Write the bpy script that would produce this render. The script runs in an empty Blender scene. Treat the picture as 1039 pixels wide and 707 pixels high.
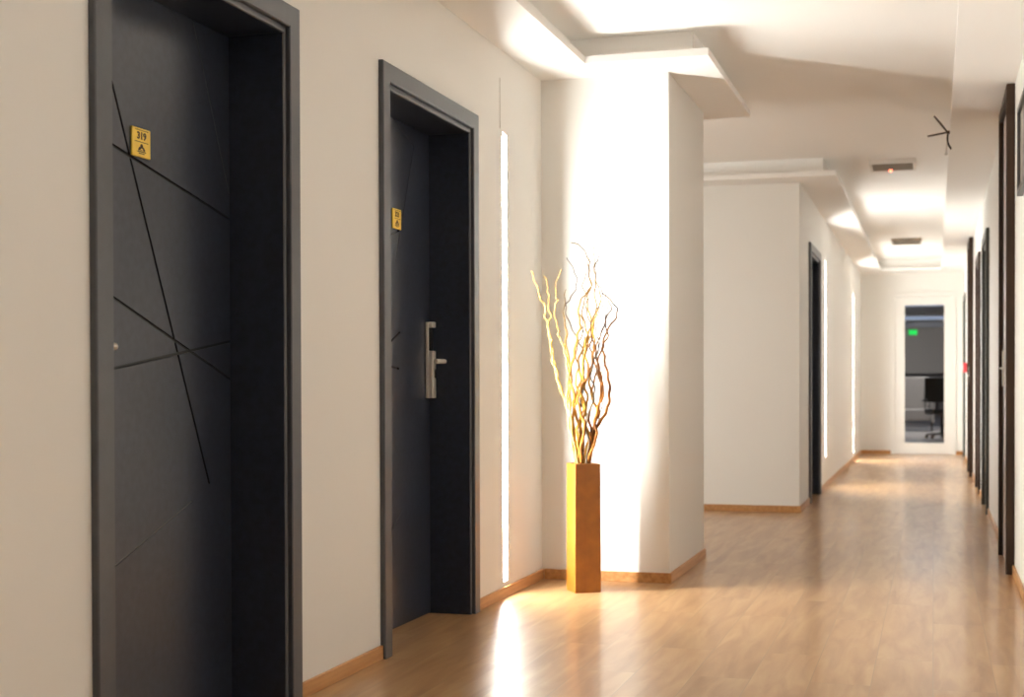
import bpy, bmesh, math, random
from mathutils import Vector, Matrix
S = bpy.context.scene
C = S.collection
random.seed(7)

# ------------------------------------------------------------------ camera, world, exposure
F_PX, W_PX, H_PX = 1419.3, 1039, 707
YAW, PITCH, ROLL = 0.2926, 0.0120, -0.0029
CAM_H, CY = 0.9754, 407.4
fwd = Vector((-math.sin(YAW)*math.cos(PITCH), math.cos(YAW)*math.cos(PITCH), -math.sin(PITCH)))
rt = Vector((math.cos(YAW), math.sin(YAW), 0)); up = rt.cross(fwd)
rt, up = rt*math.cos(ROLL)+up*math.sin(ROLL), -rt*math.sin(ROLL)+up*math.cos(ROLL)
cd = bpy.data.cameras.new('camera'); cam = bpy.data.objects.new('camera', cd); C.objects.link(cam)
cd.sensor_width = 36; cd.lens = F_PX/W_PX*36
cd.shift_y = (CY-H_PX/2)/W_PX
m = Matrix((rt, up, -fwd)).transposed().to_4x4(); m.translation = (0, 0, CAM_H)
cam.matrix_world = m
cd.clip_start = .05; cd.clip_end = 200
cd.dof.use_dof = True; cd.dof.focus_distance = 4.6; cd.dof.aperture_fstop = 4.0
S.camera = cam
w = bpy.data.worlds.new('World'); S.world = w; w.use_nodes = True
w.node_tree.nodes['Background'].inputs[0].default_value = (.75, .85, 1, 1)
w.node_tree.nodes['Background'].inputs[1].default_value = .35
vs = S.view_settings
vs.view_transform = 'Standard'; vs.look = 'None'; vs.gamma = 1; vs.exposure = 0.07; vs.use_curve_mapping = False
S.cycles.max_bounces = 14; S.cycles.diffuse_bounces = 10; S.cycles.glossy_bounces = 6
S.cycles.sample_clamp_indirect = 6
LED = 390.0
LED_ADDED = 200.0
LED_COL = (1, .98, .92)

# ------------------------------------------------------------------ materials
def mat(name, col, rough=.5, metal=0, emit=None, estr=0, bump=0, bscale=60, var=0, vscale=4, spec=None, coat=0, coat_r=.1):
    M = bpy.data.materials.new(name); M.use_nodes = True
    nt = M.node_tree; b = nt.nodes['Principled BSDF']
    b.inputs['Base Color'].default_value = (*col, 1)
    b.inputs['Roughness'].default_value = rough; b.inputs['Metallic'].default_value = metal
    if spec is not None: b.inputs['Specular IOR Level'].default_value = spec
    b.inputs['Coat Weight'].default_value = coat; b.inputs['Coat Roughness'].default_value = coat_r
    if emit: b.inputs['Emission Color'].default_value = (*emit, 1); b.inputs['Emission Strength'].default_value = estr
    if bump or var:
        tc = nt.nodes.new('ShaderNodeTexCoord')
    if var:
        n = nt.nodes.new('ShaderNodeTexNoise'); n.inputs['Scale'].default_value = vscale; n.inputs['Detail'].default_value = 5
        nt.links.new(tc.outputs['Object'], n.inputs['Vector'])
        r = nt.nodes.new('ShaderNodeValToRGB')
        r.color_ramp.elements[0].position = .3; r.color_ramp.elements[1].position = .7
        r.color_ramp.elements[0].color = (*[c*(1-var) for c in col], 1)
        r.color_ramp.elements[1].color = (*[min(1, c*(1+var)) for c in col], 1)
        nt.links.new(n.outputs['Fac'], r.inputs['Fac']); nt.links.new(r.outputs['Color'], b.inputs['Base Color'])
    if bump:
        n2 = nt.nodes.new('ShaderNodeTexNoise'); n2.inputs['Scale'].default_value = bscale; n2.inputs['Detail'].default_value = 3
        nt.links.new(tc.outputs['Object'], n2.inputs['Vector'])
        bp = nt.nodes.new('ShaderNodeBump'); bp.inputs['Strength'].default_value = bump; bp.inputs['Distance'].default_value = .002
        nt.links.new(n2.outputs['Fac'], bp.inputs['Height']); nt.links.new(bp.outputs['Normal'], b.inputs['Normal'])
    return M

def wood_mat(name, dark, light, rough=.4, axis='Y', scale=9, ringy=22):
    """fine grain stretched along one axis"""
    M = bpy.data.materials.new(name); M.use_nodes = True; nt = M.node_tree; b = nt.nodes['Principled BSDF']
    tc = nt.nodes.new('ShaderNodeTexCoord'); mp = nt.nodes.new('ShaderNodeMapping')
    sc = [ringy]*3; sc['XYZ'.index(axis)] = 1.2; mp.inputs['Scale'].default_value = sc
    n = nt.nodes.new('ShaderNodeTexNoise'); n.inputs['Scale'].default_value = scale/4; n.inputs['Detail'].default_value = 6
    r = nt.nodes.new('ShaderNodeValToRGB'); r.color_ramp.elements[0].position = .3; r.color_ramp.elements[1].position = .7
    r.color_ramp.elements[0].color = (*dark, 1); r.color_ramp.elements[1].color = (*light, 1)
    nt.links.new(tc.outputs['Object'], mp.inputs['Vector']); nt.links.new(mp.outputs['Vector'], n.inputs['Vector'])
    nt.links.new(n.outputs['Fac'], r.inputs['Fac']); nt.links.new(r.outputs['Color'], b.inputs['Base Color'])
    b.inputs['Roughness'].default_value = rough
    b.inputs['Specular IOR Level'].default_value = .3
    return M

def floor_mat():
    M = bpy.data.materials.new('oak_laminate'); M.use_nodes = True; nt = M.node_tree; L = nt.links; b = nt.nodes['Principled BSDF']
    N = nt.nodes.new
    tc = N('ShaderNodeTexCoord'); sp = N('ShaderNodeSeparateXYZ'); cb = N('ShaderNodeCombineXYZ')
    L.new(tc.outputs['Object'], sp.inputs[0]); L.new(sp.outputs['Y'], cb.inputs['X']); L.new(sp.outputs['X'], cb.inputs['Y'])
    br = N('ShaderNodeTexBrick'); br.offset = .37; br.offset_frequency = 2
    br.inputs['Scale'].default_value = 1; br.inputs['Brick Width'].default_value = 1.28; br.inputs['Row Height'].default_value = .193
    br.inputs['Mortar Size'].default_value = .0016; br.inputs['Mortar Smooth'].default_value = .2; br.inputs['Bias'].default_value = 0
    br.inputs['Color1'].default_value = (.0, .0, .0, 1); br.inputs['Color2'].default_value = (1, 1, 1, 1); br.inputs['Mortar'].default_value = (.5, .5, .5, 1)
    L.new(cb.outputs[0], br.inputs['Vector'])
    mp = N('ShaderNodeMapping'); mp.inputs['Scale'].default_value = (.9, 7, 1)
    ad = N('ShaderNodeVectorMath'); ad.operation = 'MULTIPLY_ADD'; ad.inputs[1].default_value = (7, 3, 5)
    L.new(br.outputs['Color'], ad.inputs[0]); L.new(cb.outputs[0], ad.inputs[2]); L.new(ad.outputs[0], mp.inputs['Vector'])
    n = N('ShaderNodeTexNoise'); n.inputs['Scale'].default_value = 2.2; n.inputs['Detail'].default_value = 7; n.inputs['Distortion'].default_value = .6
    L.new(mp.outputs[0], n.inputs['Vector'])
    r = N('ShaderNodeValToRGB'); e = r.color_ramp.elements
    e[0].position = .28; e[0].color = (.345, .180, .072, 1); e[1].position = .72; e[1].color = (.53, .335, .165, 1)
    k = e.new(.5); k.color = (.44, .25, .112, 1)
    L.new(n.outputs['Fac'], r.inputs['Fac'])
    mx = N('ShaderNodeMixRGB'); mx.blend_type = 'MULTIPLY'; mx.inputs['Fac'].default_value = .10
    L.new(r.outputs['Color'], mx.inputs['Color1']); L.new(br.outputs['Color'], mx.inputs['Color2'])
    m2 = N('ShaderNodeMixRGB'); L.new(br.outputs['Fac'], m2.inputs['Fac']); L.new(mx.outputs['Color'], m2.inputs['Color1']); m2.inputs['Color2'].default_value = (.33, .21, .11, 1)
    L.new(m2.outputs['Color'], b.inputs['Base Color'])
    b.inputs['Roughness'].default_value = .33
    b.inputs['Coat Weight'].default_value = .35; b.inputs['Coat Roughness'].default_value = .14
    b.inputs['Specular IOR Level'].default_value = .55
    return M

def glass_mat():
    M = bpy.data.materials.new('door_glass'); M.use_nodes = True; nt = M.node_tree; nt.nodes.remove(nt.nodes['Principled BSDF'])
    N = nt.nodes.new; out = nt.nodes['Material Output']
    t = N('ShaderNodeBsdfTransparent'); t.inputs[0].default_value = (.80, .83, .86, 1)
    g = N('ShaderNodeBsdfGlossy'); g.inputs['Roughness'].default_value = .03
    f = N('ShaderNodeFresnel'); f.inputs[0].default_value = 1.5
    mx = N('ShaderNodeMixShader'); nt.links.new(f.outputs[0], mx.inputs[0]); nt.links.new(t.outputs[0], mx.inputs[1]); nt.links.new(g.outputs[0], mx.inputs[2])
    nt.links.new(mx.outputs[0], out.inputs['Surface'])
    return M

M_wall = mat('white_wall_paint', (.82, .815, .785), .55, bump=.08, bscale=180)
M_ceil = mat('white_ceiling_paint', (.90, .89, .87), .7, bump=.08, bscale=120)
M_floor = floor_mat()
M_skirt = wood_mat('oak_skirting', (.36, .165, .055), (.55, .29, .115), .38)
M_door = mat('charcoal_door_leaf', (.020, .0255, .042), .29, var=.25, vscale=40, spec=.6)
M_frame = mat('charcoal_door_frame', (.058, .061, .070), .36, var=.08, vscale=30, spec=.6)
M_line = mat('black_groove', (.004, .004, .004), .5)
M_lineg = mat('grey_groove_highlight', (.13, .13, .135), .4)  # paler than the leaf: light caught by these grooves, put into the colour
M_steel = mat('brushed_steel', (.86, .83, .77), .52, .85, bump=.05, bscale=300)
M_slot = mat('dark_card_slot', (.01, .01, .01), .4)
M_brass = mat('yellow_brass_plate', (.92, .64, .09), .35, .1, var=.08, vscale=30)
M_ink = mat('dark_brown_print', (.045, .02, .004), .5)
M_vase = mat('ochre_vase', (.31, .108, .009), .42, bump=.25, bscale=70, var=.18, vscale=14)
M_vin = mat('vase_inside', (.12, .055, .012), .7)
M_led = mat('warm_light_diffuser', (.9, .88, .8), .5, emit=LED_COL, estr=LED)
M_led2 = mat('added_light_diffuser', (.9, .88, .8), .5, emit=LED_COL, estr=LED_ADDED)  # diffuser of the two added, unseen strips
M_chan = mat('white_light_channel', (.8, .78, .74), .5)
M_brown = wood_mat('dark_brown_wood', (.020, .008, .003), (.045, .020, .008), .5, 'Z')
M_pale = mat('pale_grey_panel', (.50, .48, .50), .3)
M_greend = mat('grey_green_door', (.055, .058, .050), .4)
M_white = mat('white_joinery', (.82, .81, .78), .4)
M_glass = glass_mat()
M_grille = mat('grey_grille', (.30, .26, .21), .6)
M_grille2 = mat('white_grille_frame', (.75, .72, .68), .5)
M_red = mat('red_plastic', (.62, .03, .04), .4)
M_redled = mat('red_indicator', (.9, .1, .05), .4, emit=(1, .13, .06), estr=6)
M_wire = mat('dark_bronze_wire', (.05, .03, .014), .45, .4)
M_green = mat('green_exit_panel', (.02, .5, .1), .4, emit=(.02, .9, .12), estr=1.3)
M_pict = mat('grey_picture_print', (.20, .17, .15), .6, var=.4, vscale=8)
M_pfr = mat('dark_picture_frame', (.05, .045, .042), .4)
M_lwall = mat('grey_lounge_wall', (.42, .385, .36), .7)
M_lfloor = mat('grey_lounge_floor', (.42, .38, .36), .35)
M_lceil = mat('blue_grey_lounge_ceiling', (.34, .37, .44), .6)
M_seat = mat('grey_upholstery', (.30, .27, .25), .9, var=.1, vscale=20)
M_black = mat('black_leather', (.006, .006, .006), .5)
M_lpan = mat('cool_ceiling_panel', (.6, .65, .75), .5, emit=(.62, .74, 1), estr=.55)

# ------------------------------------------------------------------ helpers
def box(bm, x0, x1, y0, y1, z0, z1, mi=0):
    v = [bm.verts.new((x, y, z)) for x in (x0, x1) for y in (y0, y1) for z in (z0, z1)]
    for q in ((0, 1, 3, 2), (4, 6, 7, 5), (0, 4, 5, 1), (2, 3, 7, 6), (0, 2, 6, 4), (1, 5, 7, 3)):
        f = bm.faces.new([v[i] for i in q]); f.material_index = mi
    return v
def link(name, bm, mats, parent=None, bevel=0, smooth=False, seg=2):
    bmesh.ops.recalc_face_normals(bm, faces=bm.faces)
    if bevel:
        bmesh.ops.bevel(bm, geom=[e for e in bm.edges if len(e.link_faces) == 2 and e.calc_face_angle(0) > .6], offset=bevel, segments=seg, affect='EDGES', profile=.5)
    me = bpy.data.meshes.new(name); bm.to_mesh(me); bm.free()
    if not isinstance(mats, (list, tuple)): mats = [mats]
    for x in mats: me.materials.append(x)
    if smooth:
        for p in me.polygons: p.use_smooth = True
    o = bpy.data.objects.new(name, me); C.objects.link(o)
    if parent: o.parent = parent
    return o
def origin(o, p):
    """move the origin of a top-level mesh to p without moving its shape"""
    o.data.transform(Matrix.Translation(-Vector(p))); o.location = p; return o
def tag(o, label, cat, group=None):
    o['label'] = label; o['category'] = cat
    if group: o['group'] = group
    return o
def struct(o, label=None):
    o['kind'] = 'structure'
    if label: o['label'] = label
    return o
def empty(name, loc, rz=0):
    o = bpy.data.objects.new(name, None); C.objects.link(o); o.location = loc; o.rotation_euler = (0, 0, rz); o.empty_display_size = .1; return o
def thing(name, loc, label, cat, group=None, rz=0): return tag(empty(name, loc, rz), label, cat, group)
def sbox(name, x0, x1, y0, y1, z0, z1, M, label=None):
    bm = bmesh.new(); box(bm, x0, x1, y0, y1, z0, z1); return struct(link(name, bm, M), label)
def wall_along_y(name, xf, xb, y0, y1, z0, z1, holes, M, label=None):
    """wall with its face at xf and back at xb, with rectangular holes (ya, yb, za, zb)"""
    bm = bmesh.new(); ys = sorted({y0, y1, *[h[0] for h in holes], *[h[1] for h in holes]})
    for a, b in zip(ys, ys[1:]):
        hs = sorted([h for h in holes if h[0] <= a+1e-6 and h[1] >= b-1e-6], key=lambda h: h[2])
        z = z0
        for h in hs:
            if h[2] > z+1e-6: box(bm, xf, xb, a, b, z, h[2])
            z = h[3]
        if z < z1: box(bm, xf, xb, a, b, z, z1)
    bmesh.ops.remove_doubles(bm, verts=bm.verts, dist=1e-5)
    # drop the interior faces between neighbouring blocks
    seen = {}
    for f in list(bm.faces):
        k = tuple(sorted(v.index for v in f.verts)) if False else tuple(sorted((round(v.co.x, 4), round(v.co.y, 4), round(v.co.z, 4)) for v in f.verts))
        seen.setdefault(k, []).append(f)
    kill = [f for fs in seen.values() if len(fs) > 1 for f in fs]
    if kill: bmesh.ops.delete(bm, geom=kill, context='FACES')
    return struct(link(name, bm, M), label)
def tube(bm, pts, rad, n=8, mi=0):
    """tapered tube through pts with one radius per point"""
    pts = [Vector(p) for p in pts]; prev = None; rings = []
    nrm = None
    for i, p in enumerate(pts):
        t = (pts[min(i+1, len(pts)-1)]-pts[max(i-1, 0)]).normalized()
        if nrm is None: nrm = t.orthogonal().normalized()
        else: nrm = (nrm-t*nrm.dot(t)).normalized()
        b = t.cross(nrm); r = rad[i] if isinstance(rad, (list, tuple)) else rad
        rings.append([bm.verts.new(p+nrm*(r*math.cos(2*math.pi*k/n))+b*(r*math.sin(2*math.pi*k/n))) for k in range(n)])
    for a, b in zip(rings, rings[1:]):
        for k in range(n):
            f = bm.faces.new((a[k], a[(k+1) % n], b[(k+1) % n], b[k])); f.smooth = True; f.material_index = mi
    bm.faces.new(rings[0][::-1]).material_index = mi; bm.faces.new(rings[-1]).material_index = mi
def smooth_path(pts, sub=4):
    out = []
    P = [Vector(p) for p in pts]
    for i in range(len(P)-1):
        a, b, c, d = P[max(i-1, 0)], P[i], P[i+1], P[min(i+2, len(P)-1)]
        for k in range(sub):
            t = k/sub
            out.append(.5*((2*b)+(c-a)*t+(2*a-5*b+4*c-d)*t*t+(3*b-a-3*c+d)*t**3))
    out.append(P[-1]); return out

# ------------------------------------------------------------------ the setting
XL, XR = -1.886, .397            # near left wall, right wall
XC = -.972                       # left wall of the far corridor
YB, YE = -4.5, 20.14             # wall behind the camera, end wall
YP0, YP1, XP = 6.784, 7.864, -1.240   # pier beside the vase
YF = 10.786                      # wall that faces us at the alcove
ZS, ZL, ZC = 2.50, 2.535, 2.645  # soffit underside, lip top, ceiling
XA = -4.0                        # far side of the alcove
D1 = (2.845, 3.945); D2 = (4.628, 5.7145); DH = 2.13; CW = .09
S0 = (1.60, 1.69); S1 = (6.112, 6.190); S2 = (13.40, 13.50); S3 = (18.20, 18.30)

bm = bmesh.new(); box(bm, XA-.2, .8, YB-.2, YE+.06, -.1, 0); struct(link('floor', bm, M_floor))
bm = bmesh.new(); box(bm, XA-.2, .8, YB-.2, YE+.06, ZC, ZC+.1); struct(link('ceiling', bm, M_ceil))
def dhole(d): return (d[0]+CW-.012, d[1]-CW+.012, 0, DH-CW+.012)
wall_along_y('wall_left', XL, XL-.30, YB, YP0, 0, ZC, [dhole(D1), dhole(D2), (*S0, .07, 2.13), (*S1, .07, 2.13)], M_wall)
sbox('wall_pier', XL-.30, XP, YP0, YP1, 0, ZC, M_wall)
sbox('wall_alcove', XA-.1, XA, YP1, YF, 0, ZC, M_wall)
bm = bmesh.new()
for a in ((XA, -2.7965, 0, ZC), (-2.7035, XL-.30, 0, ZC), (-2.7965, -2.7035, 0, .07), (-2.7965, -2.7035, 2.13, ZC)): box(bm, a[0], a[1], YP1-.1, YP1, a[2], a[3])
struct(link('wall_alcove_back', bm, M_wall))
sbox('wall_facing', XA, XC-.3, YF, YF+.25, 0, ZC, M_wall)
D3 = (11.60, 12.70)
wall_along_y('wall_corridor_left', XC, XC-.30, YF, YE, 0, ZC, [dhole(D3), (*S2, .28, 2.13), (*S3, .085, 2.13)], M_wall)
wall_along_y('wall_right', XR, XR+.30, YB, YE, 0, ZC, [(10.95+CW-.012, 11.95-CW+.012, 0, DH-CW+.012), (12.9+CW-.012, 13.9-CW+.012, 0, DH-CW+.012), (18.75+CW-.012, 19.7-CW+.012, 0, DH-CW+.012)], M_wall)
sbox('wall_back', XL, XR, YB-.1, YB, 0, ZC, M_wall)
# end wall with the glazed door
EX0, EX1, EH = -.512, .244, 2.18
bm = bmesh.new()
box(bm, XC-.3, EX0, YE, YE+.15, 0, ZC); box(bm, EX1, XR+.3, YE, YE+.15, 0, ZC); box(bm, EX0, EX1, YE, YE+.15, EH, ZC)
struct(link('wall_end', bm, M_wall))

# dropped soffit: thin slab with a lip, and a set-back riser above it
def soffit(name, slabs, risers, label):
    bm = bmesh.new()
    for a in slabs: box(bm, *a, ZS, ZL)
    for a in risers: box(bm, *a, ZL, ZC)
    return struct(link(name, bm, M_ceil), label)
e = .0005
soffit('trim_1', [(XL+e, -1.587, YB, 6.485), (XL+e, -1.000, 6.485, YP0-e), (XP+e, -1.000, YP0-e, 8.05), (XA, XP+e, YP1+e, 8.05)],
       [(XL+e, -1.687, YB, 6.60), (XL+e, -1.09, 6.60, YP0-e), (XP+e, -1.09, YP0-e, 7.96), (XA, XP+e, YP1+e, 7.96)], 'white dropped ceiling edge along the left wall and round the pier')
soffit('trim_2', [(XA, -.680, 10.47, YF-e), (XC+e, -.680, YF-e, 19.60), (XC+e, XR-e, 19.60, YE-e)],
       [(XA, -.78, 10.57, YF-e), (XC+e, -.78, YF-e, 19.70), (XC+e, XR-e, 19.70, YE-e)], 'white dropped ceiling edge along the far corridor')
soffit('trim_3', [(.096, XR-e, YB, 19.60-e)], [(.19, XR-e, YB, 19.60-e)], 'white dropped ceiling strip along the right wall')

# skirting boards
def skirt(name, segs):
    bm = bmesh.new()
    for s in segs:
        box(bm, *s, 0, .05)
    return struct(link(name, bm, M_skirt, bevel=.002, seg=1))
T = .012; g = .0006
skirt('baseboard_left', [(XL+g, XL+T, a, b) for a, b in ((YB, D1[0]-.002), (D1[1]+.002, D2[0]-.002), (D2[1]+.002, YP0-T))])
skirt('baseboard_pier', [(XL+T, XP+T, YP0-T, YP0-g), (XP+g, XP+T, YP0, YP1)])
skirt('baseboard_facing', [(XA, XC+T, YF-T, YF-g)])
skirt('baseboard_corridor', [(XC+g, XC+T, a, b) for a, b in ((YF, D3[0]-.002), (D3[1]+.002, YE-T))])
skirt('baseboard_end', [(XC+T, -.566, YE-T, YE-g), (.297, XR-T, YE-T, YE-g)])
skirt('baseboard_right', [(XR-T, XR-g, a, b) for a, b in ((YB, 7.54), (8.46, 10.94), (11.96, 12.89), (13.91, 15.30), (16.26, 18.74), (19.71, YE-T))])

# ------------------------------------------------------------------ doors
def u_sweep(y0, y1, H, prof):
    """sweep a profile of (inset, out) points round the two jambs and the head of a door"""
    bm = bmesh.new(); rows = []
    for u, x in prof:
        rows.append([bm.verts.new((x, yy, zz)) for yy, zz in ((y0+u, 0), (y0+u, H-u), (y1-u, H-u), (y1-u, 0))])
    rows.append(rows[0])
    for a, b in zip(rows, rows[1:]):
        for k in range(3): bm.faces.new((a[k], a[k+1], b[k+1], b[k]))
    bm.faces.new([r[0] for r in rows[:-1]]); bm.faces.new([r[3] for r in rows[:-1]])
    return bm
def carve(o, segs, width, depth, xs, mi):
    """cut straight grooves into the face (at x = xs) of a door leaf"""
    for (ya, za), (yb, zb) in segs:
        bm = bmesh.new(); d = Vector((0, yb-ya, zb-za)); L = d.length; d.normalize(); n = Vector((0, -d.z, d.y))
        c = [Vector((0, ya, za))+n*(width/2), Vector((0, yb, zb))+n*(width/2), Vector((0, yb, zb))-n*(width/2), Vector((0, ya, za))-n*(width/2)]
        lo = [bm.verts.new(p+Vector((xs-depth, 0, 0))) for p in c]; hi = [bm.verts.new(p+Vector((xs+.01, 0, 0))) for p in c]
        bm.faces.new(lo[::-1]); bm.faces.new(hi)
        for k in range(4): bm.faces.new((lo[k], lo[(k+1) % 4], hi[(k+1) % 4], hi[k]))
        bmesh.ops.recalc_face_normals(bm, faces=bm.faces)
        for f in bm.faces: f.material_index = mi
        me = bpy.data.meshes.new('cutter'); bm.to_mesh(me); bm.free()
        for x in o.data.materials: me.materials.append(x)
        co = bpy.data.objects.new('cutter', me); C.objects.link(co)
        md = o.modifiers.new('cut', 'BOOLEAN'); md.operation = 'DIFFERENCE'; md.object = co; md.solver = 'EXACT'
        old = (o.location.copy(), o.rotation_euler.copy(), o.parent); o.parent = None
        bpy.context.view_layer.update()
        dg = bpy.context.evaluated_depsgraph_get()
        nm = bpy.data.meshes.new_from_object(o.evaluated_get(dg)); o.modifiers.clear(); o.data = nm; o.parent = old[2]
        bpy.data.objects.remove(co)
def text_mesh(bm_to, body, size, y, z, x, th=.0006, mi=1, sx=1):
    cu = bpy.data.curves.new('txt', 'FONT'); cu.body = body; cu.size = size; cu.align_x = 'CENTER'; cu.align_y = 'CENTER'; cu.extrude = th; cu.resolution_u = 3
    cu.offset = size*.035
    to = bpy.data.objects.new('txt', cu); C.objects.link(to); bpy.context.view_layer.update()
    me = bpy.data.meshes.new_from_object(to.evaluated_get(bpy.context.evaluated_depsgraph_get()))
    bpy.data.objects.remove(to)
    # text plane: its x axis runs along +y of the door, its y axis along z
    me.transform(Matrix(((0, 0, 1, x), (sx, 0, 0, y), (0, 1, 0, z), (0, 0, 0, 1))))
    tmp = bmesh.new(); tmp.from_mesh(me)
    for f in tmp.faces: f.material_index = mi
    me2 = bpy.data.meshes.new('t'); tmp.to_mesh(me2); tmp.free(); bm_to.from_mesh(me2)
def disc(bm, y, z, r, x, th, mi, sy=1.0, n=14, a0=0, a1=2*math.pi):
    full = a1-a0 > 6.2
    k = n if full else n+1
    c = [(y+r*sy*math.cos(a0+(a1-a0)*i/n), z+r*math.sin(a0+(a1-a0)*i/n)) for i in range(k)]
    lo = [bm.verts.new((x, *p)) for p in c]; hi = [bm.verts.new((x+th, *p)) for p in c]
    f = bm.faces.new(hi); f.material_index = mi; f = bm.faces.new(lo[::-1]); f.material_index = mi
    for i in range(k):
        f = bm.faces.new((lo[i], lo[(i+1) % k], hi[(i+1) % k], hi[i])); f.material_index = mi
def number_plate(parent, x, y0, y1, z0, z1, digits):
    bm = bmesh.new(); box(bm, x, x+.006, y0, y1, z0, z1, 0)
    bmesh.ops.bevel(bm, geom=list(bm.edges), offset=.0015, segments=1, affect='EDGES')
    cy = (y0+y1)/2; h = z1-z0; wd = y1-y0; xs = x+.0055
    text_mesh(bm, digits, h*.34, cy, z0+h*.72, xs+.0008, sx=1.15)
    box(bm, xs, xs+.0011, cy-wd*.36, cy+wd*.36, z0+h*.915, z0+h*.935, 1); box(bm, xs, xs+.0011, cy-wd*.36, cy+wd*.36, z0+h*.505, z0+h*.525, 1)
    # emblem: an arch with a round head, a wide foot and two lines under it
    disc(bm, cy, z0+h*.38, h*.075, xs, .0011, 1, 1.1)
    disc(bm, cy, z0+h*.22, h*.15, xs, .0011, 1, 1.45, a0=0, a1=math.pi)
    disc(bm, cy, z0+h*.24, h*.055, xs, .0016, 0, 1.5, a0=0, a1=math.pi)
    box(bm, xs, xs+.0011, cy-wd*.24, cy+wd*.24, z0+h*.165, z0+h*.195, 1); box(bm, xs, xs+.0011, cy-wd*.15, cy+wd*.15, z0+h*.105, z0+h*.135, 1)
    o = link('number_plate', bm, [M_brass, M_ink], parent); o['label'] = 'small yellow plate with dark number %s and an emblem' % digits
    return o
def lever_handle(parent, x, y, z0, z1, zl, dirn):
    bm = bmesh.new(); box(bm, x, x+.016, y-.021, y+.021, z0, z1)
    h = link('door_handle', bm, M_steel, parent, bevel=.004); h['label'] = 'brushed steel handle plate'
    bm = bmesh.new(); box(bm, x+.016, x+.034, y-.021, y+.021, z1-.024, z1); box(bm, x+.016, x+.034, y-.021, y+.021, z0, zl+.045)
    link('lock_body', bm, M_steel, h, bevel=.003)
    bm = bmesh.new(); box(bm, x+.0155, x+.022, y-.018, y+.018, zl+.046, z1-.025)
    link('card_reader', bm, M_slot, h)
    bm = bmesh.new(); box(bm, x+.0335, x+.0365, y+.002, y+.017, z0+.085, z0+.122); link('key_slot', bm, M_slot, h)
    bm = bmesh.new()
    tube(bm, smooth_path([(x+.030, y, zl), (x+.062, y, zl), (x+.078, y+.006*dirn, zl), (x+.084, y+.022*dirn, zl), (x+.084, y+.125*dirn, zl)], 4), .0095, 12)
    link('lever', bm, M_steel, h)
    return h
def door(name, x, y0, y1, H, rz, fm, lm, leaf_x, label, prof='deep', cw=CW, out=.02):
    """door in a wall running along y; local +x points out of the wall"""
    t = empty(name, (x, (y0+y1)/2, 0), rz); struct(t, label); hw = (y1-y0)/2
    if prof == 'deep':
        pr = [(0, .0005), (0, out-.003), (.003, out), (cw-.026, out), (cw-.023, out-.003), (cw-.023, out-.016), (cw-.014, out-.016), (cw-.012, out-.012), (cw-.003, out-.012), (cw, out-.016), (cw, leaf_x-.045), (cw-.011, leaf_x-.045), (cw-.011, .0005)]
    else:
        pr = [(0, .0005), (0, out-.003), (.003, out), (cw-.003, out), (cw, out-.003), (cw, .0005)]
    fo = link('door_frame', u_sweep(-hw, hw, H, pr), fm, t)
    if prof == 'deep' and fm is M_frame:
        fo.data.materials.append(M_door)
        for p in fo.data.polygons:
            if p.center.x < -.02: p.material_index = 1
    bm = bmesh.new(); box(bm, leaf_x-.04 if prof == 'deep' else .0008, leaf_x, -hw+cw+.002, hw-cw-.002, .004, H-cw-.002)
    leaf = link('door_leaf', bm, lm if isinstance(lm, list) else [lm], t)
    return t, leaf
LX = -.175
def cut_lines(leaf, yc, black, grey):
    carve(leaf, [((a-yc, b), (c-yc, d)) for a, b, c, d in black], .0085, .006, LX, 1)
    carve(leaf, [((a-yc, b), (c-yc, d)) for a, b, c, d in grey], .0045, .003, LX, 2)
d1, leaf1 = door('door_1', XL, *D1, DH, 0, M_frame, [M_door, M_line, M_lineg], LX, 'dark charcoal door with black carved lines and plate 319, nearest on the left')
c1 = sum(D1)/2
cut_lines(leaf1, c1, [(3.075, 2.075, 3.72, .683), (2.90, 1.669, 3.86, 1.483), (2.90, 1.314, 3.86, .993), (2.90, .977, 3.86, 1.1115)],
          [(3.05, .445, 3.62, .641), (3.614, 2.09, 3.852, 1.557)])
number_plate(d1, LX, 3.303-c1, 3.394-c1, 1.595, 1.673, '319')
lever_handle(d1, LX, 2.966-c1, .92, 1.243, 1.075, 1)
d2, leaf2 = door('door_2', XL, *D2, DH, 0, M_frame, [M_door, M_line, M_lineg], LX, 'dark charcoal door with a steel lever handle, second on the left')
c2 = sum(D2)/2
cut_lines(leaf2, c2, [(4.70, 1.45, 5.27, 1.598), (4.70, .96, 5.276, 1.189), (4.70, 1.09, 5.264, 1.042)],
          [(4.9, 2.138, 5.441, 1.963), (5.441, 1.963, 5.23, 1.47), (5.0, .30, 5.30, .47)])
number_plate(d2, LX, 5.191-c2, 5.281-c2, 1.60, 1.68, '321')
lever_handle(d2, LX, 5.590-c2, .92, 1.243, 1.075, -1)
d3, _ = door('door_3', XC, *D3, DH, 0, M_frame, M_slot, LX, 'nearly black door on the left of the far corridor')
bm = bmesh.new(); box(bm, LX, LX+.01, .31, .345, .94, 1.2); hh = link('door_handle', bm, M_steel, d3, bevel=.002)
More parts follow.
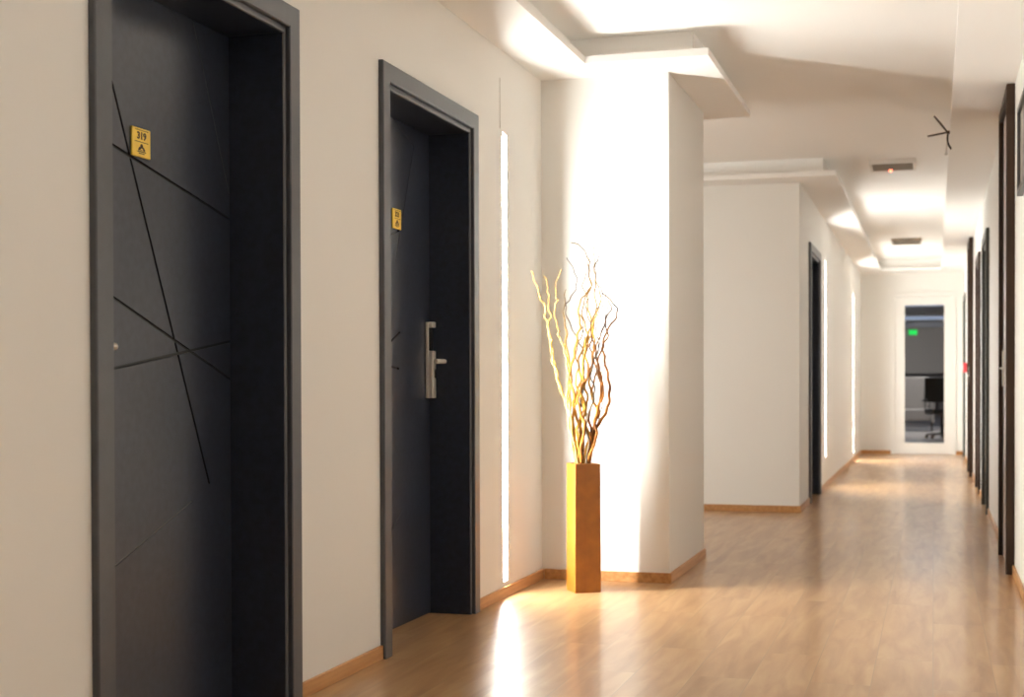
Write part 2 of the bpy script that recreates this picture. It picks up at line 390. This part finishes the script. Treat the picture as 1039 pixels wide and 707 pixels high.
# right wall: local +x must point to -X, so the doors are turned by half a turn
PI = math.pi
for nm, a, b, H, fm, lm, lx, pr, cw_, out, lab in (
    ('door_4', 7.55, 8.45, ZS-.002, M_brown, M_pale, .018, 'flat', .05, .042, 'ceiling high dark brown door surround, nearest on the right wall'),
    ('door_5', 10.95, 11.95, DH, M_greend, M_pale, -.10, 'deep', CW, .025, 'grey green door frame, second on the right wall'),
    ('door_6', 12.90, 13.90, DH, M_brown, M_pale, -.10, 'deep', CW, .022, 'dark brown door frame beyond the grey green one'),
    ('door_7', 15.32, 16.24, ZS-.002, M_brown, M_pale, .018, 'flat', .05, .042, 'ceiling high dark brown door surround far along the right wall'),
    ('door_8', 18.75, 19.70, DH, M_greend, M_pale, -.10, 'deep', CW, .02, 'last dark door frame on the right beside the end wall')):
    t, lf = door(nm, XR, a, b, H, PI, fm, [lm], lx, lab, pr, cw_, out)
    bm = bmesh.new(); yh = -(b-a)/2+cw_+.07; box(bm, lx, lx+.008, yh-.02, yh+.02, .96, 1.16); h = link('door_handle', bm, M_steel, t, bevel=.002)
    bm = bmesh.new(); tube(bm, [(lx+.006, yh, 1.06), (lx+.016, yh, 1.06), (lx+.019, yh+.02, 1.06), (lx+.019, yh+.11, 1.06)], .006, 8); link('lever', bm, M_steel, h)

# glazed white door in the end wall
t = struct(empty('door_9', ((EX0+EX1)/2, YE, 0)), 'white framed door with one tall glass pane at the end of the corridor'); cx = (EX0+EX1)/2
GX0, GX1, GZ0, GZ1 = -.393-cx, .154-cx, .144, 2.074
a, b = EX0-cx, EX1-cx
bm = bmesh.new()
for (x0, x1, z0, z1) in ((a-.053, a+.004, 0, EH+.056), (b-.004, b+.053, 0, EH+.056), (a+.004, b-.004, EH-.004, EH+.056)): box(bm, x0, x1, -.022, -.001, z0, z1)
link('door_frame', bm, M_white, t, bevel=.003)
bm = bmesh.new()
for (x0, x1, z0, z1) in ((a+.004, GX0, .006, EH-.006), (GX1, b-.004, .006, EH-.006), (GX0, GX1, .006, GZ0), (GX0, GX1, GZ1, EH-.006)): box(bm, x0, x1, .004, .050, z0, z1)
lf = link('door_leaf', bm, M_white, t)
bm = bmesh.new()
for (x0, x1, z0, z1) in ((GX0, GX0+.012, GZ0, GZ1), (GX1-.012, GX1, GZ0, GZ1), (GX0+.012, GX1-.012, GZ0, GZ0+.012), (GX0+.012, GX1-.012, GZ1-.012, GZ1)): box(bm, x0, x1, .0, .052, z0, z1)
link('glazing_bead', bm, M_white, lf)
bm = bmesh.new(); box(bm, GX0+.003, GX1-.003, .024, .030, GZ0+.003, GZ1-.003); link('glass_pane', bm, M_glass, t)

# ------------------------------------------------------------------ recessed light strips
def light_strip(x, ys, z0, z1, label, M=None):
    t = thing('wall_light', (x, sum(ys)/2, z0), label, 'wall light', 'recessed upright light strips in the left walls')
    hy = (ys[1]-ys[0])/2-.001; H = z1-z0
    bm = bmesh.new(); d = NICHE
    box(bm, -d-.010, -d-.004, -hy, hy, .001, H-.001)
    box(bm, -d-.004, -.0006, -hy, -hy+.003, .001, H-.001); box(bm, -d-.004, -.0006, hy-.003, hy, .001, H-.001)
    box(bm, -d-.004, -.0006, -hy+.003, hy-.003, .001, .004); box(bm, -d-.004, -.0006, -hy+.003, hy-.003, H-.004, H-.001)
    link('channel', bm, M_chan, t)
    bm = bmesh.new(); box(bm, .0004, .0025, -hy-.009, -hy-.001, .0, H); link('edge_trim', bm, M_grille, t)
    bm = bmesh.new(); box(bm, -d-.004, -d, -.013, .010, .012, H-.012); link('diffuser', bm, M or M_led, t)
    return t
NICHE = .009
light_strip(XL, S0, .07, 2.13, 'unseen upright light strip added in the left wall before the first door', M_led2)  # out of view, added to light the near end
light_strip(XL, S1, .07, 2.13, 'bright upright light strip between the second door and the twig vase')
light_strip(XC, S2, .28, 2.13, 'upright light strip just past the black door in the corridor')
light_strip(XC, S3, .085, 2.13, 'farthest upright light strip, beside the end wall')
t = light_strip(0, (-.0465, .0465), .07, 2.13, 'unseen upright light strip added inside the alcove', M_led2)  # unseen strip added to brighten the facing wall and the shaded section
t.location = (-2.75, YP1, .07); t.rotation_euler.z = PI/2
# shallow shadow joint above the near strip
bm = bmesh.new(); box(bm, XL+.0002, XL+.0012, 6.078, 6.083, 2.14, 2.37); struct(link('trim_4', bm, M_grille), 'thin upright joint line in the wall above the light strip')

# ------------------------------------------------------------------ vase and twigs
VX, VY, VH, VS, VR = -1.582, 6.419, .605, .128, math.atan2(.067, .103)
t = thing('floor_vase', (VX, VY, 0), 'tall square ochre vase holding curly twigs on the oak floor', 'vase', rz=VR)
bm = bmesh.new()
def ring(s, z): return [bm.verts.new((sx*s/2, sy*s/2, z)) for sx, sy in ((-1, -1), (1, -1), (1, 1), (-1, 1))]
rs = [ring(VS*1.0, .0), ring(VS*1.01, .012), ring(VS*.985, VH)]
inn = [ring(VS*.985-.02, VH), ring(VS*.95-.02, .10)]
bm.faces.new(rs[0][::-1])
seq = rs+inn
for p, q in zip(seq, seq[1:]):
    for k in range(4): bm.faces.new((p[k], p[(k+1) % 4], q[(k+1) % 4], q[k]))
bm.faces.new(inn[-1])
link('vase_body', bm, M_vase, t, bevel=.003)
bm = bmesh.new(); box(bm, -.048, .048, -.048, .048, .50, .515); link('vase_filling', bm, M_vin, t)

def twig_mat(name, a, b, tip=(.20, .22, .45)):
    M = bpy.data.materials.new(name); M.use_nodes = True; nt = M.node_tree; p = nt.nodes['Principled BSDF']
    tc = nt.nodes.new('ShaderNodeTexCoord'); n = nt.nodes.new('ShaderNodeTexNoise'); n.inputs['Scale'].default_value = 16; n.inputs['Detail'].default_value = 4
    r = nt.nodes.new('ShaderNodeValToRGB'); r.color_ramp.elements[0].position = .36; r.color_ramp.elements[1].position = .62
    r.color_ramp.elements[0].color = (*a, 1); r.color_ramp.elements[1].color = (*b, 1)
    nt.links.new(tc.outputs['Object'], n.inputs['Vector']); nt.links.new(n.outputs['Fac'], r.inputs['Fac'])
    sp = nt.nodes.new('ShaderNodeSeparateXYZ'); nt.links.new(tc.outputs['Generated'], sp.inputs[0])
    r2 = nt.nodes.new('ShaderNodeValToRGB'); r2.color_ramp.elements[0].position = .50; r2.color_ramp.elements[1].position = .92
    r2.color_ramp.elements[0].color = (1, 1, 1, 1); r2.color_ramp.elements[1].color = (*tip, 1)
    nt.links.new(sp.outputs['Z'], r2.inputs['Fac'])
    mx = nt.nodes.new('ShaderNodeMixRGB'); mx.blend_type = 'MULTIPLY'; mx.inputs['Fac'].default_value = 1
    nt.links.new(r.outputs['Color'], mx.inputs['Color1']); nt.links.new(r2.outputs['Color'], mx.inputs['Color2'])
    nt.links.new(mx.outputs['Color'], p.inputs['Base Color'])
    p.inputs['Roughness'].default_value = .6; p.inputs['Specular IOR Level'].default_value = .25
    return M
TM = {'cream': twig_mat('cream_twig', (.32, .21, .05), (.46, .33, .11), (.9, .8, .8)), 'gold': twig_mat('golden_twig', (.24, .105, .012), (.55, .31, .045)),
      'orange': twig_mat('orange_brown_twig', (.14, .045, .006), (.42, .16, .02)), 'grey': twig_mat('grey_brown_twig', (.05, .035, .025), (.16, .115, .07))}
# outlines of the twigs measured in the photograph's frame, turned into heights and sideways offsets about the vase's axis
KV = F_PX/6.62      # pixels per metre at the vase
def tw(px, py): return ((px-592)/KV, .975+(389.3-py)/KV)
TW = [
 ('cream', .0052, -.02, 'cream curly twig reaching furthest left', [(581,470),(580,445),(577.5,428),(575.7,409),(571.5,399),(566.4,385),(564.7,374),(561.3,368),(560.5,359),(558.8,352),(559.6,345),(557,338),(556.2,327),(552.8,320),(553.7,310),(548.6,303),(547.7,298),(543.5,286),(539.8,275)]),
 ('cream', .0045, .03, 'cream curly twig ending just right of the leftmost tip', [(582,470),(580,445),(577.5,428),(575,409),(569.5,395),(565.4,380),(563,366),(560.5,352),(558.5,340),(556.5,328),(559.6,320),(556.7,309.6),(558,300),(556.2,294),(556.2,285),(553.3,278.7)]),
 ('cream', .0042, -.05, 'pale twig with a reddish tip, third from the left', [(584,470),(583.4,455),(579.5,431),(578,411),(575,399),(576.6,385),(575.7,370),(573,357),(570.7,348),(566.4,340),(567,335),(563.9,326),(562.5,313),(565.6,305),(563.5,301),(564.7,285),(570.3,274.5)]),
 ('grey', .0034, .05, 'thin grey twig bowing left above the cream ones', [(590,470),(590,455),(588,438),(588.5,424),(589.3,411),(590,402),(593.6,389),(592,375),(592.7,357),(589.3,348),(584,337),(576.6,321),(575,309),(578.3,303),(585,292),(586.8,282),(583.4,272),(576.6,259)]),
 ('gold', .0046, .0, 'golden twig whose grey hooked tip is the highest', [(586,470),(585,452),(582.5,440),(581.7,419),(584,409),(583.4,402),(577.4,382),(580,370),(583.4,355),(586,340),(589.3,330),(587.6,320),(588.5,306),(594.4,298),(600.4,289),(597.8,277),(598.7,267),(596,258.7),(589.3,249),(580.8,246)]),
 ('gold', .0045, -.04, 'golden upright twig in the middle of the bunch', [(592,470),(595,452),(597,440),(592,425),(594,410),(589,398),(592,385),(591,373),(593.6,353),(595.3,340),(601,330),(603.8,321),(604.6,313),(603,297),(603.8,284),(602,274),(603,262),(601,251)]),
 ('gold', .0042, .045, 'golden twig with its tip bent to the upper right', [(597,470),(600.4,448),(603,433),(608,416),(604.6,411),(599.5,394),(598.7,382),(601,370),(602,357),(603.8,348),(603,335),(603,321),(609.7,309),(610.5,297),(607,286),(605.5,274),(608,259.5),(616.5,249)]),
 ('orange', .0056, -.025, 'thick orange twig bulging furthest right', [(599,470),(602,448),(604.6,433),(611.4,423),(616.5,412),(618.2,400),(617.3,385),(614.8,372),(612,357),(611.4,350),(614.8,336),(624,323),(625.8,314),(620,306),(611.4,297)]),
 ('orange', .0046, .02, 'orange twig with a straight tip inside the right bulge', [(594.4,470),(596,455),(600.4,440),(604,428),(608,416),(609.7,397),(610.5,382),(608,370),(604.6,357),(608,343),(613,331),(615.6,317)]),
 ('grey', .0036, .06, 'dark twig kinked at the centre of the bunch', [(591,470),(592,452),(594,438),(596,422),(591,408),(592,395),(592.7,382),(594,368),(593.6,352),(594.4,336),(590.5,328)]),
 ('gold', .0042, .035, 'yellow twig rising straight on the left side', [(582,470),(581,448),(579,416),(578.5,398),(580,377),(575,350),(575.7,335),(573,321),(574,305),(574.5,292)]),
 ('grey', .0026, .055, 'thin grey side twig pointing right halfway up', [(599,470),(603,450),(606,432),(611,415),(612,395),(612,378),(617.3,359),(628.4,347)]),
 ('orange', .0046, -.055, 'orange brown twig crossing low in the middle', [(588,470),(589.5,450),(593,432),(589,418),(586,405),(589,392),(596,380),(600,366),(602,350),(598,336),(601,322),(606,312)]),
 ('gold', .0040, -.01, 'short golden twig looping at the left of centre', [(585,470),(587,452),(585,438),(588,425),(592,412),(588,398),(584,385),(587,372),(584,358),(588,345),(592,333),(589,318)]),
 ('orange', .0040, .065, 'orange twig at the back curving inward at the top', [(598,470),(598,450),(600,434),(598,420),(603,406),(602,392),(606,378),(604,364),(600,350),(603,336),(599,322),(596,309),(600,298),(605,290)]),
 ('grey', .0030, -.06, 'thin dark twig ending right of the highest tips', [(595,470),(597,448),(594,430),(599,412),(603,396),(599,380),(602,365),(607,352),(604,336),(606,320),(612,306),(608,292),(606,276),(606,262)]),
 ('gold', .0046, .015, 'golden twig crossing from the left foot to the centre top', [(583,470),(586,455),(590,440),(586,424),(582,410),(586,396),(590,382),(587,368),(591,354),(597,342),(594,328),(591,314),(595,300),(592,288),(596,276)]),
 ('orange', .0048, -.045, 'orange twig kinked on the right just inside the bulge', [(597,470),(600,455),(605,441),(603,426),(607,410),(612,396),(608,382),(606,368),(610,352),(616,340),(613,326),(619,314),(616,304)]),
 ('gold', .0044, .05, 'golden twig at the back with a tip between the two highest', [(589,470),(591,450),(588,434),(593,420),(597,404),(594,390),(598,375),(595,360),(598,346),(602,332),(599,316),(597,302),(601,288),(598,272),(599,260)]),
 ('grey', .0022, .04, 'wispy grey twig whose tip leans far right', [(598,470),(603,440),(608,415),(610,392),(606,372),(608,352),(612,335),(617,318),(616,300),(617,286),(622,278),(629,270)]),
]
tips = []
for i, (mt, r0, dy, lab, pts) in enumerate(TW):
    rot = random.uniform(-.05, .05)
    n = len(pts); P = []
    for k, (px, py) in enumerate(pts):
        s, z = tw(px, py); f = k/(n-1)
        depth = dy*(.45+1.5*f) + .012*math.sin(k*1.9+i*1.7)*f
        # sideways along the camera's right, depth along its view
        P.append((VX+s*rt.x+depth*fwd.x, VY+s*rt.y+depth*fwd.y, z))
    b0 = Vector(P[0]); ax = Vector((VX, VY, b0.z)); b0 = ax+(b0-ax)*.72
    P = [ax+Vector(((b0-ax).x*.6, (b0-ax).y*.6, -.10)) - Vector((0, 0, .0)), b0] + P[1:]
    path = smooth_path(P, 5); N = len(path); q0 = random.uniform(0, 6)
    for j in range(2, N):
        amp = .0030*min(1, j/12)
        path[j] = path[j]+rt*(amp*math.sin(q0+j*1.15))+fwd*(amp*math.cos(q0*2+j*.95))
    rad = [(1.5 if mt == 'cream' else 1.72)*r0*(1-.70*(j/(N-1))**1.2) for j in range(N)]
    bm = bmesh.new(); tube(bm, path, rad, 7)
    # small buds / knots on the stem
    o = link('curly_twig', bm, TM[mt]); origin(o, path[0])
    tag(o, lab, 'twig', 'curly twigs in the ochre vase')

# ------------------------------------------------------------------ small things
# framed picture at the right edge
t = thing('wall_picture', (XR, 6.52, 2.04), 'grey picture in a thin dark frame high on the right wall', 'picture')
bm = bmesh.new()
for (y0, y1, z0, z1) in ((-.36, -.335, -.2, .2), (.335, .36, -.2, .2), (-.335, .335, -.2, -.175), (-.335, .335, .175, .2)): box(bm, -.028, -.001, y0, y1, z0, z1)
link('picture_frame', bm, M_pfr, t, bevel=.002, seg=1)
bm = bmesh.new(); box(bm, -.014, -.001, -.335, .335, -.175, .175); link('picture_print', bm, M_pict, t)

def ceiling_grille(x, y, sx, sy, label, led):
    t = thing('ceiling_grille', (x, y, ZC), label, 'ceiling grille', 'square ceiling grilles in the corridor')
    bm = bmesh.new(); hx, hy = sx/2, sy/2
    for (x0, x1, y0, y1) in ((-hx, hx, -hy, -hy+.02), (-hx, hx, hy-.02, hy), (-hx, -hx+.02, -hy+.02, hy-.02), (hx-.02, hx, -hy+.02, hy-.02)): box(bm, x0, x1, y0, y1, -.035, -.0008)
    link('grille_frame', bm, M_grille2 if led else M_grille, t, bevel=.002, seg=1)
    bm = bmesh.new(); nsl = 8
    box(bm, -hx+.02, hx-.02, -hy+.02, hy-.02, -.010, -.0008)
    for k in range(nsl):
        yy = -hy+.03+(sy-.06)*k/(nsl-1); box(bm, -hx+.02, hx-.02, yy-.006, yy+.006, -.030, -.010)
    link('grille_slats', bm, M_grille, t)
    if led:
        bm = bmesh.new(); bmesh.ops.create_uvsphere(bm, u_segments=10, v_segments=6, radius=.011); bmesh.ops.translate(bm, verts=bm.verts, vec=(-.02, hy-.06, -.038))
        o = link('indicator_lamp', bm, M_redled, t, smooth=True); o['label'] = 'small glowing red lamp'
ceiling_grille(-.295, 10.98, .335, .40, 'ceiling grille with a small red lamp, nearer of the two', True)
ceiling_grille(-.30, 16.9, .33, .42, 'plain tan ceiling grille farther down the corridor', False)

# three-pronged fitting on the edge of the right soffit
t = thing('ceiling_ornament', (.086, 9.0, 2.515), 'small dark three-pronged wire fitting on the right ceiling edge', 'fitting')
bm = bmesh.new(); tube(bm, [(.0105, 0, 0), (-.004, 0, 0), (-.008, 0, 0)], [.011, .011, .006], 10); link('hub', bm, M_wire, t)
for a, r in (((-.083, -.02, .101), .0065), ((-.122, .0, -.018), .0060)):
    bm = bmesh.new(); tube(bm, [(-.004, 0, 0), Vector(a)*.5, a], [r*.8, r, r*.75], 8); link('prong', bm, M_wire, t)
bm = bmesh.new(); tube(bm, smooth_path([(-.002, 0, -.01), (-.004, 0, -.04), (.000, 0, -.07), (.018, 0, -.105)], 3), [.006]*9+[.004], 8); link('prong', bm, M_wire, t)
bm = bmesh.new(); tube(bm, smooth_path([(-.004, 0, -.03), (-.008, 0, -.08), (-.012, 0, -.125)], 3), .004, 8)
bmesh.ops.create_uvsphere(bm, u_segments=8, v_segments=6, radius=.010, matrix=Matrix.Translation((-.012, 0, -.132)))
o = link('tip', bm, M_grille2, t); o['label'] = 'pale wire with a small bead'

# red call point
t = thing('fire_alarm', (XR, 17.9, 1.17), 'small red fire alarm box on the right wall near the corridor end', 'fire alarm')
bm = bmesh.new(); box(bm, -.05, -.001, -.05, .05, -.06, .06); link('alarm_body', bm, M_red, t, bevel=.006)
bm = bmesh.new(); box(bm, -.054, -.0502, -.03, .03, -.03, .03); link('alarm_window', bm, M_grille2, t)

# ------------------------------------------------------------------ the dim lounge behind the glass door
LY0, LY1, LXa, LXb, LZ = YE+.16, 46.0, -4.0, 4.0, 2.75
sbox('floor_lounge', LXa-.1, LXb+.1, LY0-.1, LY1+.1, -.1, -.002, M_lfloor)
sbox('ceiling_lounge', LXa-.1, LXb+.1, LY0, LY1+.1, LZ, LZ+.1, M_lceil)
sbox('wall_lounge_left', LXa-.1, LXa, LY0, LY1, 0, LZ, M_lwall); sbox('wall_lounge_right', LXb, LXb+.1, LY0, LY1, 0, LZ, M_lwall); sbox('wall_lounge_end', LXa, LXb, LY1, LY1+.1, 0, LZ, M_lwall)
sbox('wall_lounge_front', LXa, XC-.31, LY0-.01, LY0+.05, 0, LZ, M_lwall); sbox('wall_lounge_near', XR+.31, LXb, LY0-.01, LY0+.05, 0, LZ, M_lwall)
M_wash = mat('added_counter_light', (.8, .8, .8), .5, emit=(1, .93, .86), estr=55)  # added glow hidden by the counter, washes the lounge end wall
M_room = mat('added_lamp_panel', (.8, .8, .8), .5, emit=(1, .95, .88), estr=7)  # added lamp above the pane's view, lights the lounge
for y, lab in ((29.0, 'unseen ceiling light panel added to brighten the room behind the glass door'), (31.5, 'nearer cool ceiling light panel seen through the glass door'), (38.5, 'farther cool ceiling light panel seen through the glass door')):
    t = thing('ceiling_light', (-.2, y, LZ), lab, 'ceiling light', 'ceiling panels in the dim room')
    bm = bmesh.new()
    for (x0, x1, y0, y1) in ((-1.5, 1.5, -1.25, -1.2), (-1.5, 1.5, 1.2, 1.25), (-1.5, -1.45, -1.2, 1.2), (1.45, 1.5, -1.2, 1.2)): box(bm, x0, x1, y0, y1, -.05, -.001)
    link('light_frame', bm, M_white, t)
    bm = bmesh.new(); box(bm, -1.45, 1.45, -1.2, 1.2, -.035, -.001); link('diffuser', bm, M_room if y < 30 else M_lpan, t)
t = thing('exit_sign', (-.555, 41, 2.42), 'green lit exit sign hanging in the room behind the glass door', 'sign')
bm = bmesh.new(); box(bm, -.115, .115, -.02, .02, -.07, .07); link('sign_panel', bm, M_green, t, bevel=.006)
bm = bmesh.new(); tube(bm, [(-.1, 0, .08), (-.1, 0, .328)], .006, 6); link('hanger', bm, M_white, t)
bm = bmesh.new(); tube(bm, [(.1, 0, .08), (.1, 0, .328)], .006, 6); link('hanger', bm, M_white, t)
# grey armchair
t = thing('armchair', (-.33, 30, 0), 'grey high-backed armchair behind the glass door', 'armchair')
def soft(bm, x0, x1, y0, y1, z0, z1): box(bm, x0, x1, y0, y1, z0, z1)
for nm, a in (('seat', (-.27, .27, -.30, .28, .22, .46)), ('backrest', (-.25, .25, .285, .42, .22, 1.12)), ('armrest', (-.36, -.275, -.30, .40, .18, .66)), ('armrest', (.275, .36, -.30, .40, .18, .66))):
    bm = bmesh.new(); box(bm, *a); link(nm, bm, M_seat, t, bevel=.035, seg=3)
for x in (-.3, .3):
    for y in (-.25, .34):
        bm = bmesh.new(); tube(bm, [(x, y, -.002), (x, y, .20)], [.014, .02], 8); link('leg', bm, M_black, t)
# black office chair
t = thing('office_chair', (.15, 26, 0), 'black office chair at the right behind the glass door', 'chair', rz=.3)
for nm, a in (('seat', (-.24, .24, -.24, .24, .43, .52)), ('backrest', (-.23, .23, .245, .31, .64, 1.08)), ('armrest', (-.31, -.27, -.15, .2, .66, .70)), ('armrest', (.27, .31, -.15, .2, .66, .70))):
    bm = bmesh.new(); box(bm, *a); link(nm, bm, M_black, t, bevel=.018, seg=3)
bm = bmesh.new(); tube(bm, [(0, 0, .07), (0, 0, .44)], .03, 10); link('column', bm, M_black, t)
bm = bmesh.new(); tube(bm, [(0, .22, .47), (0, .29, .55), (0, .29, .70)], .02, 8); link('back_bracket', bm, M_black, t)
bm = bmesh.new(); tube(bm, [(-.24, .05, .47), (-.29, .05, .5), (-.29, .05, .665)], .012, 8); link('arm_bracket', bm, M_black, t)
bm = bmesh.new(); tube(bm, [(.24, .05, .47), (.29, .05, .5), (.29, .05, .665)], .012, 8); link('arm_bracket', bm, M_black, t)
for k in range(5):
    a = 2*PI*k/5; bm = bmesh.new(); tube(bm, [(.0, 0, .09), (.28*math.cos(a), .28*math.sin(a), .065)], [.022, .016], 8)
    lg = link('base_leg', bm, M_black, t)
    bm = bmesh.new(); bmesh.ops.create_uvsphere(bm, u_segments=10, v_segments=8, radius=.031, matrix=Matrix.Translation((.28*math.cos(a), .28*math.sin(a), .031))); link('castor', bm, M_black, lg, smooth=True)
# low counter at the back
t = thing('counter', (-.7, 42, 0), 'long low grey counter far behind the glass door', 'counter')
bm = bmesh.new(); box(bm, -1.6, 1.2, -.25, .25, 0, 1.22); link('body', bm, M_lwall, t, bevel=.004)
bm = bmesh.new(); box(bm, -1.65, 1.25, -.30, .30, 1.221, 1.27); link('top', bm, M_black, t, bevel=.004)
bm = bmesh.new(); box(bm, -1.5, 1.1, .2505, .28, 1.05, 1.15); o = link('light_strip', bm, M_wash, t); o['label'] = 'unseen lit strip added behind the counter to light the end wall'
